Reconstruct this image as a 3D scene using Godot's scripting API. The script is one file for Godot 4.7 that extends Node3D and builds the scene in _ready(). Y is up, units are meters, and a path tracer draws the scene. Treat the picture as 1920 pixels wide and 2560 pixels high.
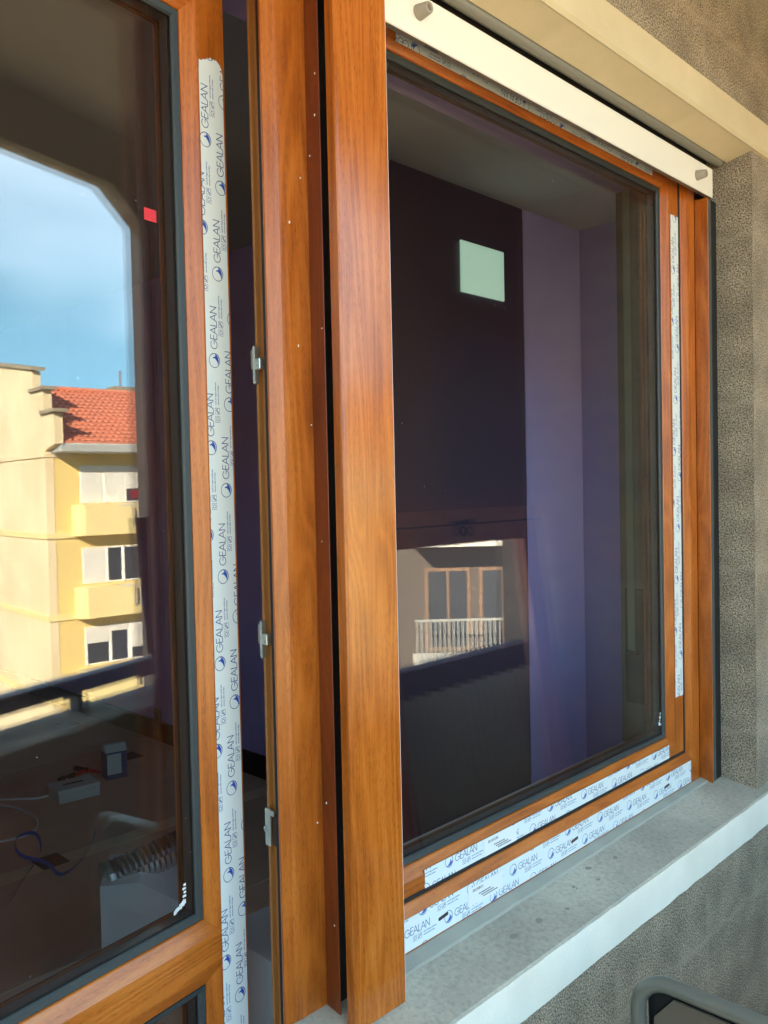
extends Node3D
# A new oak-foiled balcony door and window on a loggia; y up, metres; the window frame's outer face is z = 0, the loggia lies at z > 0, the room at z < 0.

var M := {}
var taken := {}
const FLAT := -1

# ------------------------------------------------------------------ nodes
func numbered(called: String) -> String:
	var n: int = taken.get(called, 0)
	taken[called] = n + 1
	return called if n == 0 else "%s_%03d" % [called, n]

func thing(called: String, label: String, category: String, at := Vector3.ZERO, turn := 0.0, group := "") -> Node3D:
	var o := Node3D.new()
	o.name = numbered(called)
	add_child(o)
	o.position = at
	o.rotation.y = turn
	tag(o, label, category, group)
	return o

func tag(o: Node, label: String, category: String, group := "") -> void:
	o.set_meta("label", label)
	o.set_meta("category", category)
	if group:
		o.set_meta("group", group)

func part(parent: Node, called: String, st: SurfaceTool, m: Material, label := "") -> MeshInstance3D:
	st.generate_normals()
	var o := MeshInstance3D.new()
	o.name = called
	o.mesh = st.commit()
	o.material_override = m
	parent.add_child(o, true)
	if label:
		o.set_meta("label", label)
	return o

func struct(called: String, st: SurfaceTool, m: Material) -> MeshInstance3D:
	var o := part(self, numbered(called), st, m)
	o.set_meta("kind", "structure")
	return o

func single(called: String, st: SurfaceTool, m: Material, label: String, category: String, group := "") -> MeshInstance3D:
	var o := part(self, numbered(called), st, m)
	tag(o, label, category, group)
	return o

# ------------------------------------------------------------------ shapes
func mb(group := FLAT) -> SurfaceTool:
	var s := SurfaceTool.new()
	s.begin(Mesh.PRIMITIVE_TRIANGLES)
	s.set_smooth_group(group)
	return s

func tri(st: SurfaceTool, a: Vector3, b: Vector3, c: Vector3) -> void:
	st.add_vertex(a); st.add_vertex(c); st.add_vertex(b)

func quad(st: SurfaceTool, a: Vector3, b: Vector3, c: Vector3, d: Vector3) -> void:
	tri(st, a, b, c); tri(st, a, c, d)

func quad_out(st: SurfaceTool, a: Vector3, b: Vector3, c: Vector3, d: Vector3, mid: Vector3) -> void:
	if (b - a).cross(c - a).dot((a + b + c + d) / 4.0 - mid) < 0.0:
		quad(st, a, d, c, b)
	else:
		quad(st, a, b, c, d)

func box(st: SurfaceTool, a: Vector3, b: Vector3) -> SurfaceTool:
	var m := (a + b) / 2.0
	quad_out(st, Vector3(a.x, a.y, a.z), Vector3(b.x, a.y, a.z), Vector3(b.x, b.y, a.z), Vector3(a.x, b.y, a.z), m)
	quad_out(st, Vector3(a.x, a.y, b.z), Vector3(b.x, a.y, b.z), Vector3(b.x, b.y, b.z), Vector3(a.x, b.y, b.z), m)
	quad_out(st, Vector3(a.x, a.y, a.z), Vector3(b.x, a.y, a.z), Vector3(b.x, a.y, b.z), Vector3(a.x, a.y, b.z), m)
	quad_out(st, Vector3(a.x, b.y, a.z), Vector3(b.x, b.y, a.z), Vector3(b.x, b.y, b.z), Vector3(a.x, b.y, b.z), m)
	quad_out(st, Vector3(a.x, a.y, a.z), Vector3(a.x, b.y, a.z), Vector3(a.x, b.y, b.z), Vector3(a.x, a.y, b.z), m)
	quad_out(st, Vector3(b.x, a.y, a.z), Vector3(b.x, b.y, a.z), Vector3(b.x, b.y, b.z), Vector3(b.x, a.y, b.z), m)
	return st

func pt(m: Vector3, h: Vector3, s: Vector3, axis: int, c: float) -> Vector3:
	var p := m
	for k in 3:
		p[k] += s[k] * (h[k] - (0.0 if k == axis else c))
	return p

func chbox(st: SurfaceTool, a: Vector3, b: Vector3, c := 0.002) -> SurfaceTool:
	var m := (a + b) / 2.0
	var h := (b - a).abs() / 2.0
	for k in 3:
		var i := (k + 1) % 3
		var j := (k + 2) % 3
		for s in [-1.0, 1.0]:
			var v: Array[Vector3] = []
			for w in [[-1, -1], [1, -1], [1, 1], [-1, 1]]:
				var sg := Vector3.ZERO
				sg[k] = s; sg[i] = w[0]; sg[j] = w[1]
				v.append(pt(m, h, sg, k, c))
			quad_out(st, v[0], v[1], v[2], v[3], m)
		for s in [-1.0, 1.0]:
			for t in [-1.0, 1.0]:
				var lo := Vector3.ZERO
				lo[i] = s; lo[j] = t; lo[k] = -1
				var hi := lo
				hi[k] = 1
				quad_out(st, pt(m, h, lo, i, c), pt(m, h, hi, i, c), pt(m, h, hi, j, c), pt(m, h, lo, j, c), m)
	for x in [-1, 1]:
		for y in [-1, 1]:
			for z in [-1, 1]:
				var sg := Vector3(x, y, z)
				tri(st, pt(m, h, sg, 0, c), pt(m, h, sg, 1, c), pt(m, h, sg, 2, c))
	return st

func on_axis(p: Vector2, axis: int, t: float) -> Vector3:   # axis 0: p = (z, y); 1: p = (x, z); 2: p = (x, y)
	return [Vector3(t, p.y, p.x), Vector3(p.x, t, p.y), Vector3(p.x, p.y, t)][axis]

func prism(st: SurfaceTool, poly: PackedVector2Array, axis: int, a: float, b: float) -> SurfaceTool:
	var n := poly.size()
	for k in n:
		quad(st, on_axis(poly[k], axis, a), on_axis(poly[(k + 1) % n], axis, a), on_axis(poly[(k + 1) % n], axis, b), on_axis(poly[k], axis, b))
	var t := Geometry2D.triangulate_polygon(poly)
	for k in range(0, t.size(), 3):
		tri(st, on_axis(poly[t[k]], axis, a), on_axis(poly[t[k + 1]], axis, a), on_axis(poly[t[k + 2]], axis, a))
		tri(st, on_axis(poly[t[k]], axis, b), on_axis(poly[t[k + 1]], axis, b), on_axis(poly[t[k + 2]], axis, b))
	return st

func tube(st: SurfaceTool, path: Array, r: float, sides := 12, closed := false) -> SurfaceTool:
	st.set_smooth_group(0)
	var rings := []
	var n := path.size()
	var up := Vector3.UP
	for k in n:
		var p: Vector3 = path[k]
		var q: Vector3 = path[mini(k + 1, n - 1)]
		var o: Vector3 = path[maxi(k - 1, 0)]
		var d := (q - o).normalized()
		if absf(d.dot(up)) > 0.95:
			up = Vector3.RIGHT if absf(d.x) < 0.9 else Vector3.FORWARD
		var x := d.cross(up).normalized()
		var y := x.cross(d).normalized()
		up = y
		var ring := []
		for s in sides:
			ring.append(p + (x * cos(TAU * s / sides) + y * sin(TAU * s / sides)) * r)
		rings.append(ring)
	for k in n - 1:
		for s in sides:
			quad(st, rings[k][s], rings[k][(s + 1) % sides], rings[k + 1][(s + 1) % sides], rings[k + 1][s])
	if not closed:
		st.set_smooth_group(FLAT)
		for s in sides - 2:
			tri(st, rings[0][0], rings[0][s + 1], rings[0][s + 2])
			tri(st, rings[n - 1][0], rings[n - 1][s + 1], rings[n - 1][s + 2])
	return st

func lathe(st: SurfaceTool, at: Vector3, axis: Vector3, prof: Array, sides := 20) -> SurfaceTool:   # prof: (radius, along)
	var d := axis.normalized()
	var x := d.cross(Vector3.UP if absf(d.y) < 0.9 else Vector3.RIGHT).normalized()
	var y := x.cross(d)
	for k in prof.size() - 1:
		for s in sides:
			var e0 := x * cos(TAU * s / sides) + y * sin(TAU * s / sides)
			var e1 := x * cos(TAU * (s + 1) / sides) + y * sin(TAU * (s + 1) / sides)
			var a: Vector2 = prof[k]
			var b: Vector2 = prof[k + 1]
			quad(st, at + d * a.y + e0 * a.x, at + d * a.y + e1 * a.x, at + d * b.y + e1 * b.x, at + d * b.y + e0 * b.x)
	return st

# four mitred lengths of one profile round the rectangle (x0, y0)-(x1, y1); profile points are (distance outwards, z), distance -1 is the outer edge of that side
func ring(parent: Node, names: Array, r: Rect2, prof: Array, outer: Array, mats: Array) -> void:
	var x0 := r.position.x
	var y0 := r.position.y
	var x1 := r.end.x
	var y1 := r.end.y
	var n := prof.size()
	var at := func(k: int, corner: int) -> Vector3:   # corners: 0 bl, 1 br, 2 tr, 3 tl; outer: bottom, right, top, left
		var d: float = prof[k].x
		var db: float = d if d >= 0 else outer[0]
		var dr: float = d if d >= 0 else outer[1]
		var dt: float = d if d >= 0 else outer[2]
		var dl: float = d if d >= 0 else outer[3]
		var z: float = prof[k].y
		return [Vector3(x0 - dl, y0 - db, z), Vector3(x1 + dr, y0 - db, z), Vector3(x1 + dr, y1 + dt, z), Vector3(x0 - dl, y1 + dt, z)][corner]
	for side in 4:
		var st := mb()
		for k in n:
			var k2 := (k + 1) % n
			quad(st, at.call(k, side), at.call(k, (side + 1) % 4), at.call(k2, (side + 1) % 4), at.call(k2, side))
		part(parent, names[side % 2], st, mats[side % 2])

# ------------------------------------------------------------------ computed textures
func noise(w: int, h: int, sd: int, freq: float, octaves := 3, kind := FastNoiseLite.TYPE_SIMPLEX_SMOOTH) -> PackedByteArray:
	return noise_image(w, h, w, h, sd, freq, octaves, kind).get_data()

func noise_image(w: int, h: int, sw: int, sh: int, sd: int, freq: float, octaves := 3, kind := FastNoiseLite.TYPE_SIMPLEX_SMOOTH) -> Image:
	var f := FastNoiseLite.new()
	f.noise_type = kind
	f.seed = sd
	f.frequency = freq
	f.fractal_octaves = octaves
	f.cellular_return_type = FastNoiseLite.RETURN_DISTANCE2_SUB if kind == FastNoiseLite.TYPE_CELLULAR else FastNoiseLite.RETURN_DISTANCE
	var im := f.get_seamless_image(sw, sh)
	im.convert(Image.FORMAT_L8)
	if sw != w or sh != h:
		im.resize(w, h, Image.INTERPOLATE_CUBIC)
	return im

func texture(w: int, h: int, data: PackedByteArray, format := Image.FORMAT_RGB8) -> ImageTexture:
	return ImageTexture.create_from_image(Image.create_from_data(w, h, false, format, data))

func wood(sd: int, dark: Color, mid: Color, light: Color, across := false) -> Array:   # grain along v, or along u
	var w := 512
	var h := 2048
	var fibre := noise_image(w, h, w, h / 16, sd, 0.11, 3).get_data()
	var warp := noise_image(w, h, w / 4, h / 24, sd + 1, 0.016, 2).get_data()
	var pore := noise_image(w, h, w, h / 6, sd + 2, 0.42, 1).get_data()
	var blotch := noise_image(w, h, w / 4, h / 6, sd + 3, 0.020, 3).get_data()
	var c := PackedByteArray(); c.resize(w * h * 3)
	var b := PackedByteArray(); b.resize(w * h)
	for y in h:
		for x in w:
			var i := y * w + x
			var r := 0.5 + 0.5 * sin(TAU * (x * 5.0 / w + warp[i] / 255.0 * 7.0))
			var t := 0.17 * r * r + 0.34 * fibre[i] / 255.0 + 0.44 * blotch[i] / 255.0 + 0.03
			var p := clampf((pore[i] / 255.0 - 0.62) * 5.0, 0.0, 1.0) * (0.35 + 0.65 * (1.0 - r))
			var col := dark.lerp(mid, clampf(t * 2.0, 0, 1)).lerp(light, clampf(t * 2.0 - 1.0, 0, 1))
			col = col.lerp(dark * 0.7, p * 0.42)
			var o := i if not across else x * h + y
			c[o * 3] = int(col.r * 255); c[o * 3 + 1] = int(col.g * 255); c[o * 3 + 2] = int(col.b * 255)
			b[o] = int(clampf(170 - p * 120 + (fibre[i] - 128) * 0.25, 0, 255))
	return [texture(h if across else w, w if across else h, c), texture(h if across else w, w if across else h, b, Image.FORMAT_L8)]

func speckle(n: int, sd: int, grain: float, cols: Array, shares: Array, coarse_amount: float) -> Array:   # grains of several colours; returns colour and height
	var a := noise(n, n, sd, grain, 1, FastNoiseLite.TYPE_CELLULAR)
	var v := noise(n, n, sd + 5, grain * 0.55, 2)
	var v2 := noise(n, n, sd + 9, grain * 0.8, 1)
	var big := noise_image(n, n, n / 4, n / 4, sd + 7, 0.012, 3).get_data()
	var c := PackedByteArray(); c.resize(n * n * 3)
	var b := PackedByteArray(); b.resize(n * n)
	for i in n * n:
		var col: Color = cols[0]
		var d := v[i] / 255.0
		var e := v2[i] / 255.0
		col = col.lerp(cols[1], clampf((d - shares[0]) * 5.0, 0, 1)).lerp(cols[2], clampf((e - shares[1]) * 6.0, 0, 1)).lerp(cols[3], clampf((shares[2] - d) * 5.0, 0, 1))
		col = col * (1.0 + coarse_amount * (big[i] / 255.0 - 0.5))
		c[i * 3] = int(clampf(col.r, 0, 1) * 255); c[i * 3 + 1] = int(clampf(col.g, 0, 1) * 255); c[i * 3 + 2] = int(clampf(col.b, 0, 1) * 255)
		b[i] = int(clampf(a[i] * 0.6 + v[i] * 0.4, 0, 255))
	return [texture(n, n, c), texture(n, n, b, Image.FORMAT_L8)]

func blotched(n: int, sd: int, lo: Color, hi: Color, fine := 0.3) -> ImageTexture:
	var a := noise_image(n, n, n / 2, n / 2, sd, 0.01, 5).get_data()
	var f := noise(n, n, sd + 1, 0.2, 2)
	var c := PackedByteArray(); c.resize(n * n * 3)
	for i in n * n:
		var col := lo.lerp(hi, clampf(a[i] / 255.0 * (1.0 - fine) + f[i] / 255.0 * fine, 0, 1))
		c[i * 3] = int(col.r * 255); c[i * 3 + 1] = int(col.g * 255); c[i * 3 + 2] = int(col.b * 255)
	return texture(n, n, c)

# the printed protective film: one cell of its slanting repeat
const FB := Vector2(0.1225, -0.0105)
const FC := Vector2(0.0625, -0.037)
const FW := 768
const FH := 384
var ink := PackedFloat32Array()
var blue := PackedFloat32Array()

func film_uv(p: Vector2) -> Vector2:
	var det := FB.x * FC.y - FB.y * FC.x
	return Vector2((p.x * FC.y - p.y * FC.x) / det, (FB.x * p.y - FB.y * p.x) / det)

func dot(layer: PackedFloat32Array, p: Vector2, r: float, aa := 0.00022) -> void:
	var uv := film_uv(p)
	var px := int(floor(uv.x * FW))
	var py := int(floor(uv.y * FH))
	var rx := int(ceil((r + aa) * 9000.0)) + 2
	var ry := int(ceil((r + aa) * 17000.0)) + 2
	for j in range(-ry, ry + 1):
		for i in range(-rx, rx + 1):
			var o := Vector2((px + i + 0.5) / FW - uv.x, (py + j + 0.5) / FH - uv.y)
			var d := (FB * o.x + FC * o.y).length()
			if d < r + aa:
				var at := posmod(py + j, FH) * FW + posmod(px + i, FW)
				layer[at] = maxf(layer[at], clampf((r - d) / aa + 0.5, 0, 1))

func stroke(pts: Array, r: float, layer: PackedFloat32Array) -> void:
	for k in pts.size() - 1:
		var a: Vector2 = pts[k]
		var b: Vector2 = pts[k + 1]
		var n := maxi(1, int((b - a).length() / (r * 0.6)))
		for i in n + 1:
			dot(layer, a.lerp(b, float(i) / n), r)

func arc(c: Vector2, r: float, a0: float, a1: float, n := 28) -> Array:
	var o := []
	for k in n + 1:
		o.append(c + Vector2.from_angle(deg_to_rad(lerpf(a0, a1, float(k) / n))) * r)
	return o

func small_text(s: String, at: Vector2, high: float) -> void:
	var f := SystemFont.new()
	f.font_names = PackedStringArray(["Droid Sans"])
	var t := TextMesh.new()
	t.font = f; t.text = s; t.font_size = 32; t.depth = 0.0; t.pixel_size = 0.01
	t.horizontal_alignment = HORIZONTAL_ALIGNMENT_LEFT
	var a := t.get_mesh_arrays()
	var v: PackedVector3Array = a[Mesh.ARRAY_VERTEX]
	if v.is_empty():
		return
	var lo := v[0]
	var hi := v[0]
	for p in v:
		lo = lo.min(p); hi = hi.max(p)
	var k := high / (hi.y - lo.y)
	var ix: PackedInt32Array = a[Mesh.ARRAY_INDEX] if a[Mesh.ARRAY_INDEX] != null else PackedInt32Array(range(v.size()))
	for q in range(0, ix.size() - 2, 3):
		var p0 := Vector2(v[ix[q]].x - lo.x, v[ix[q]].y - lo.y) * k + at
		var p1 := Vector2(v[ix[q + 1]].x - lo.x, v[ix[q + 1]].y - lo.y) * k + at
		var p2 := Vector2(v[ix[q + 2]].x - lo.x, v[ix[q + 2]].y - lo.y) * k + at
		var n := clampi(int(maxf((p1 - p0).length(), (p2 - p0).length()) / 0.00012), 1, 12)
		for i in n + 1:
			for j in n + 1 - i:
				dot(ink, p0 + (p1 - p0) * (float(i) / n) + (p2 - p0) * (float(j) / n), 0.00008, 0.0002)

func film_texture() -> ImageTexture:
	ink.resize(FW * FH); blue.resize(FW * FH)
	var r := 0.00055
	stroke(arc(Vector2.ZERO, 0.0098, 0, 360, 48), r * 0.8, ink)
	stroke(arc(Vector2(0.0005, -0.0006), 0.0094, 230, 400, 30), r * 0.9, ink)
	for k in 41:
		var t: float = k / 40.0
		var an := deg_to_rad(lerpf(235, 350, t))
		dot(blue, Vector2(cos(an), sin(an)) * (0.0086 - 0.0026 * sin(t * PI)) , 0.0004 + 0.0022 * sin(t * PI) * (0.6 + 0.4 * t))
	for k in 25:
		var t := k / 24.0
		dot(blue, Vector2(0.0022, -0.0052).lerp(Vector2(0.0036, 0.0024), t) + Vector2(0.0015 * sin(t * PI), 0), 0.0022 * (1.0 - 0.75 * t))
	var x := 0.0165
	var c := 0.0118
	var y := -0.0059
	for ch in "GEALAN":
		var o := Vector2(x, y)
		match ch:
			"G":
				var g := arc(o + Vector2(0.5, 0.5) * c, 0.5 * c, 42, 356, 40)
				g.append(o + Vector2(0.58, 0.47) * c)
				stroke(g, r, ink); x += 1.14 * c
			"E":
				stroke([o + Vector2(0.5, 1) * c, o + Vector2(0, 1) * c, o, o + Vector2(0.5, 0) * c], r, ink)
				stroke([o + Vector2(0, 0.52) * c, o + Vector2(0.46, 0.52) * c], r, ink); x += 0.6 * c
			"A":
				stroke([o, o + Vector2(0.42, 1) * c, o + Vector2(0.84, 0) * c], r, ink)
				stroke([o + Vector2(0.14, 0.33) * c, o + Vector2(0.7, 0.33) * c], r, ink); x += 0.98 * c
			"L":
				stroke([o + Vector2(0, 1) * c, o, o + Vector2(0.44, 0) * c], r, ink); x += 0.53 * c
			"N":
				stroke([o, o + Vector2(0, 1) * c, o + Vector2(0.72, 0) * c, o + Vector2(0.72, 1) * c], r, ink)
	for k in 2:
		var o := Vector2(0.036 + 0.0115 * k, -0.0180)
		stroke([o, o + Vector2(0.0085, 0), o + Vector2(0.0085, 0.0085), o + Vector2(0, 0.0085), o], 0.00022, ink)
		if k == 0:
			for s in 3:
				stroke(arc(o + Vector2(0.00425, 0.0041), 0.0024, 100 + 120 * s, 180 + 120 * s, 8), 0.00045, ink)
		else:
			stroke([o + Vector2(0.001, 0.0015), o + Vector2(0.004, 0.006), o + Vector2(0.0075, 0.0065)], 0.0004, ink)
			stroke([o + Vector2(0.002, 0.0015), o + Vector2(0.0055, 0.005), o + Vector2(0.0078, 0.0035)], 0.0004, ink)
	small_text("nach 20 Tagen entfernen", Vector2(0.0605, -0.0128), 0.0030)
	small_text("remove after 20 days", Vector2(0.0605, -0.0176), 0.0030)
	var data := PackedByteArray(); data.resize(FW * FH * 3)
	var base := Color8(218, 225, 224)
	for i in FW * FH:
		var col := base.lerp(Color8(34, 62, 122), ink[i]).lerp(Color8(24, 72, 168), blue[i])
		data[i * 3] = int(col.r * 255); data[i * 3 + 1] = int(col.g * 255); data[i * 3 + 2] = int(col.b * 255)
	return texture(FW, FH, data)

# a piece of film: an outline in film coordinates laid out by an origin and two directions
func film(parent: Node, outline: Array, o: Vector3, s: Vector3, t: Vector3, shift: Vector2, called := "protective_film") -> void:
	var st := mb()
	var poly := PackedVector2Array(outline)
	var ix := Geometry2D.triangulate_polygon(poly)
	for k in range(0, ix.size(), 3):
		for j in 3:
			var p := poly[ix[k + j]]
			st.set_uv(film_uv(p + shift))
			st.add_vertex(o + s * p.x + t * p.y)
	part(parent, called, st, M.film)

func ragged(x0: float, x1: float, y0: float, y1: float, sd: int, amount := 0.0012) -> Array:   # a strip with slightly torn ends
	var g := RandomNumberGenerator.new()
	g.seed = sd
	var o := []
	for k in 7:
		o.append(Vector2(x1 + g.randf_range(-amount, amount), lerpf(y0, y1, k / 6.0)))
	for k in 7:
		o.append(Vector2(x0 + g.randf_range(-amount, amount), lerpf(y1, y0, k / 6.0)))
	return o

func mat(called: String, col: Color, rough := 0.6, extra := {}) -> StandardMaterial3D:
	var m := StandardMaterial3D.new()
	m.resource_name = called
	m.albedo_color = col
	m.roughness = rough
	for k in extra:
		m.set(k, extra[k])
	M[called] = m
	return m

func tri_mat(called: String, tex: Texture2D, size: Vector3, rough := 0.6, height: Texture2D = null, relief := 0.0) -> StandardMaterial3D:
	var m := mat(called, Color.WHITE, rough)
	m.albedo_texture = tex
	m.uv1_triplanar = true
	m.uv1_triplanar_sharpness = 8.0
	m.uv1_scale = Vector3(1.0 / size.x, 1.0 / size.y, 1.0 / size.z)
	if height:
		m.heightmap_enabled = true
		m.heightmap_texture = height
		m.heightmap_scale = relief
	return m

func materials() -> void:
	var wd := Color8(126, 61, 18)
	var wm := Color8(174, 94, 30)
	var wl := Color8(198, 121, 52)
	var wv := wood(11, wd, wm, wl)
	var wh := wood(23, wd, wm, wl, true)
	tri_mat("wood_upright", wv[0], Vector3(0.26, 2.0, 0.26), 0.29, wv[1], 0.015)
	M.wood_upright.uv1_offset = Vector3(0, 0.5, 0)
	tri_mat("wood_cover", wv[0], Vector3(0.26, 2.0, 0.26), 0.17, wv[1], 0.006)
	M.wood_cover.uv1_offset = Vector3(0.37, 0.5, 0.2)
	tri_mat("wood_level", wh[0], Vector3(2.0, 0.26, 0.26), 0.29, wh[1], 0.015)
	M.wood_level.uv1_offset = Vector3(-0.225, 0, 0)
	var gd := wood(31, Color8(96, 42, 16), Color8(122, 56, 20), Color8(138, 68, 26))  # darker copy of the oak foil, shade of the side face painted in
	tri_mat("wood_guide_shade", gd[0], Vector3(0.26, 2.0, 0.26), 0.42, gd[1], 0.02)
	M.wood_guide_shade.uv1_offset = Vector3(0, 0.5, 0)
	mat("rebate_brown", Color8(150, 96, 42), 0.45)
	mat("rebate_rib", Color8(176, 122, 70), 0.45)
	mat("rubber_black", Color8(22, 24, 26), 0.55)
	mat("rubber_grey", Color8(48, 54, 55), 0.5)
	mat("inner_bead", Color8(86, 50, 26), 0.5)
	mat("spacer", Color8(52, 44, 40), 0.5)
	mat("brush_grey", Color8(74, 76, 72), 0.9)
	mat("metal", Color8(186, 194, 190), 0.32, {"metallic": 0.85})
	mat("bar_cream", Color8(232, 226, 211), 0.42)
	mat("bar_brown", Color8(108, 92, 78), 0.6)
	mat("plug_grey", Color8(158, 148, 134), 0.6)
	mat("slat_grey", Color8(120, 116, 104), 0.5)
	mat("film", Color.WHITE, 0.38)
	M.film.albedo_texture = film_texture()
	M.film.roughness = 0.3
	var s := speckle(1024, 41, 0.135, [Color8(172, 157, 135), Color8(202, 187, 163), Color8(134, 117, 95), Color8(102, 90, 75)], [0.57, 0.59, 0.43], 0.2)
	tri_mat("stucco", s[0], Vector3(0.40, 0.40, 0.40), 0.95, s[1], 0.5)
	tri_mat("plaster_cream", blotched(512, 51, Color8(198, 180, 144), Color8(220, 203, 167), 0.35), Vector3(0.5, 0.5, 0.5), 0.9)
	tri_mat("soffit", blotched(512, 53, Color8(168, 161, 148), Color8(184, 177, 164), 0.3), Vector3(0.5, 0.5, 0.5), 0.9)
	var cs := speckle(512, 61, 0.12, [Color8(166, 160, 145), Color8(173, 167, 152), Color8(158, 152, 137), Color8(152, 147, 134)], [0.6, 0.66, 0.36], 0.24)
	tri_mat("concrete", cs[0], Vector3(0.5, 0.5, 0.5), 0.85, cs[1], 0.06)
	tri_mat("mortar", blotched(512, 63, Color8(148, 147, 136), Color8(170, 168, 155), 0.4), Vector3(0.3, 0.3, 0.3), 0.9)
	tri_mat("white_paint", blotched(512, 65, Color8(216, 208, 192), Color8(240, 233, 218), 0.3), Vector3(0.6, 0.6, 0.6), 0.7)
	tri_mat("purple", blotched(256, 71, Color8(188, 162, 212), Color8(196, 170, 220), 0.4), Vector3(0.8, 0.8, 0.8), 0.75)
	tri_mat("lilac", blotched(256, 73, Color8(180, 172, 228), Color8(188, 180, 234), 0.4), Vector3(0.8, 0.8, 0.8), 0.75)  # pale tone stands in for the brightly lit part of the wall
	mat("plum", Color8(70, 54, 80), 0.6)  # dark tone stands in for the unlit part of the wall
	mat("ceiling_white", Color8(176, 175, 176), 0.9)
	tri_mat("raw_plaster", blotched(512, 75, Color8(92, 84, 74), Color8(140, 132, 120), 0.4), Vector3(0.35, 0.35, 0.35), 0.95)
	tri_mat("cardboard", blotched(512, 77, Color8(206, 172, 146), Color8(220, 186, 160), 0.3), Vector3(0.9, 0.9, 0.9), 0.9)
	mat("tape", Color8(228, 204, 164), 0.35)
	mat("tape_dark", Color8(70, 58, 54), 0.4)
	mat("skirting", Color8(70, 48, 38), 0.5)
	mat("strap_green", Color8(150, 162, 138), 0.8)
	mat("carton_white", Color8(206, 214, 206), 0.6)
	mat("carton_blue", Color8(52, 84, 124), 0.5)
	mat("blue_band", Color8(16, 92, 168), 0.4)
	mat("red", Color8(200, 34, 44), 0.5)
	mat("foil", Color8(206, 208, 208), 0.2, {"metallic": 1.0})
	mat("plastic_white", Color8(196, 202, 204), 0.4)
	mat("print_dark", Color8(70, 74, 84), 0.6)
	mat("label_white", Color8(226, 226, 224), 0.5)
	mat("lamp_glow", Color8(214, 236, 222), 0.5, {"emission_enabled": true, "emission": Color8(186, 232, 206), "emission_energy_multiplier": 0.085})
	mat("glass", Color(1, 1, 1, 0.0), 0.0, {"transparency": BaseMaterial3D.TRANSPARENCY_ALPHA})
	mat("chair_tube", Color8(124, 124, 114), 0.28, {"metallic": 0.25})
	mat("chair_panel", Color8(112, 102, 88), 0.4)
	mat("iron", Color8(30, 30, 32), 0.5)
	mat("rail_grey", Color8(136, 140, 154), 0.4)
	mat("brick", Color8(184, 118, 94), 0.9)
	mat("brick_dark", Color8(164, 102, 80), 0.9)
	mat("joint", Color8(126, 112, 100), 0.95)
	var old := wood(81, Color8(188, 112, 84), Color8(222, 150, 120), Color8(236, 170, 140), true)
	tri_mat("old_wood", old[0], Vector3(1.2, 0.25, 0.25), 0.35)
	mat("cream_wall", Color8(246, 228, 190), 0.9)
	M.cream_wall.albedo_texture = blotched(512, 91, Color8(226, 222, 214), Color8(255, 255, 255), 0.2)
	M.cream_wall.uv1_triplanar = true
	M.cream_wall.uv1_scale = Vector3(0.18, 0.1, 0.18)
	mat("yellow_wall", Color8(230, 204, 132), 0.9)
	mat("yellow_pale", Color8(236, 216, 154), 0.9)
	mat("cap_stone", Color8(150, 140, 118), 0.9)
	mat("gutter", Color8(176, 178, 172), 0.5)
	mat("roof_tile", Color8(208, 128, 98), 0.85)
	mat("shutter", Color8(236, 234, 226), 0.6)
	mat("dark_pane", Color8(66, 70, 74), 0.08)
	mat("curtain_red", Color8(150, 28, 36), 0.9)
	mat("balcony_rail", Color8(214, 216, 214), 0.5)
	mat("brown_cloth", Color8(74, 52, 44), 0.95)
	tri_mat("paving", blotched(512, 95, Color8(154, 136, 108), Color8(176, 156, 126), 0.3), Vector3(6, 6, 6), 0.95)
	mat("pale_render", Color8(212, 208, 194), 0.9)
	mat("brown_render", Color8(156, 116, 98), 0.9)
	mat("shaded_render", Color8(96, 88, 80), 0.9)
	mat("window_brown", Color8(132, 106, 84), 0.6)
	mat("rail_dull", Color8(158, 158, 150), 0.6)
	mat("sheet_pale", Color8(206, 208, 196), 0.6)
	mat("leaf", Color8(70, 96, 48), 0.8)
	mat("flower", Color8(232, 120, 32), 0.8)

# ------------------------------------------------------------------ scene
func _ready() -> void:
	camera_and_light()
	materials()
	shell()
	room()
	loggia()
	window()
	door()
	cover_and_guides()
	shutter_bar()
	sill()
	room_things()
	chair()
	loggia_things()
	yellow_house()
	far_house()

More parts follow.
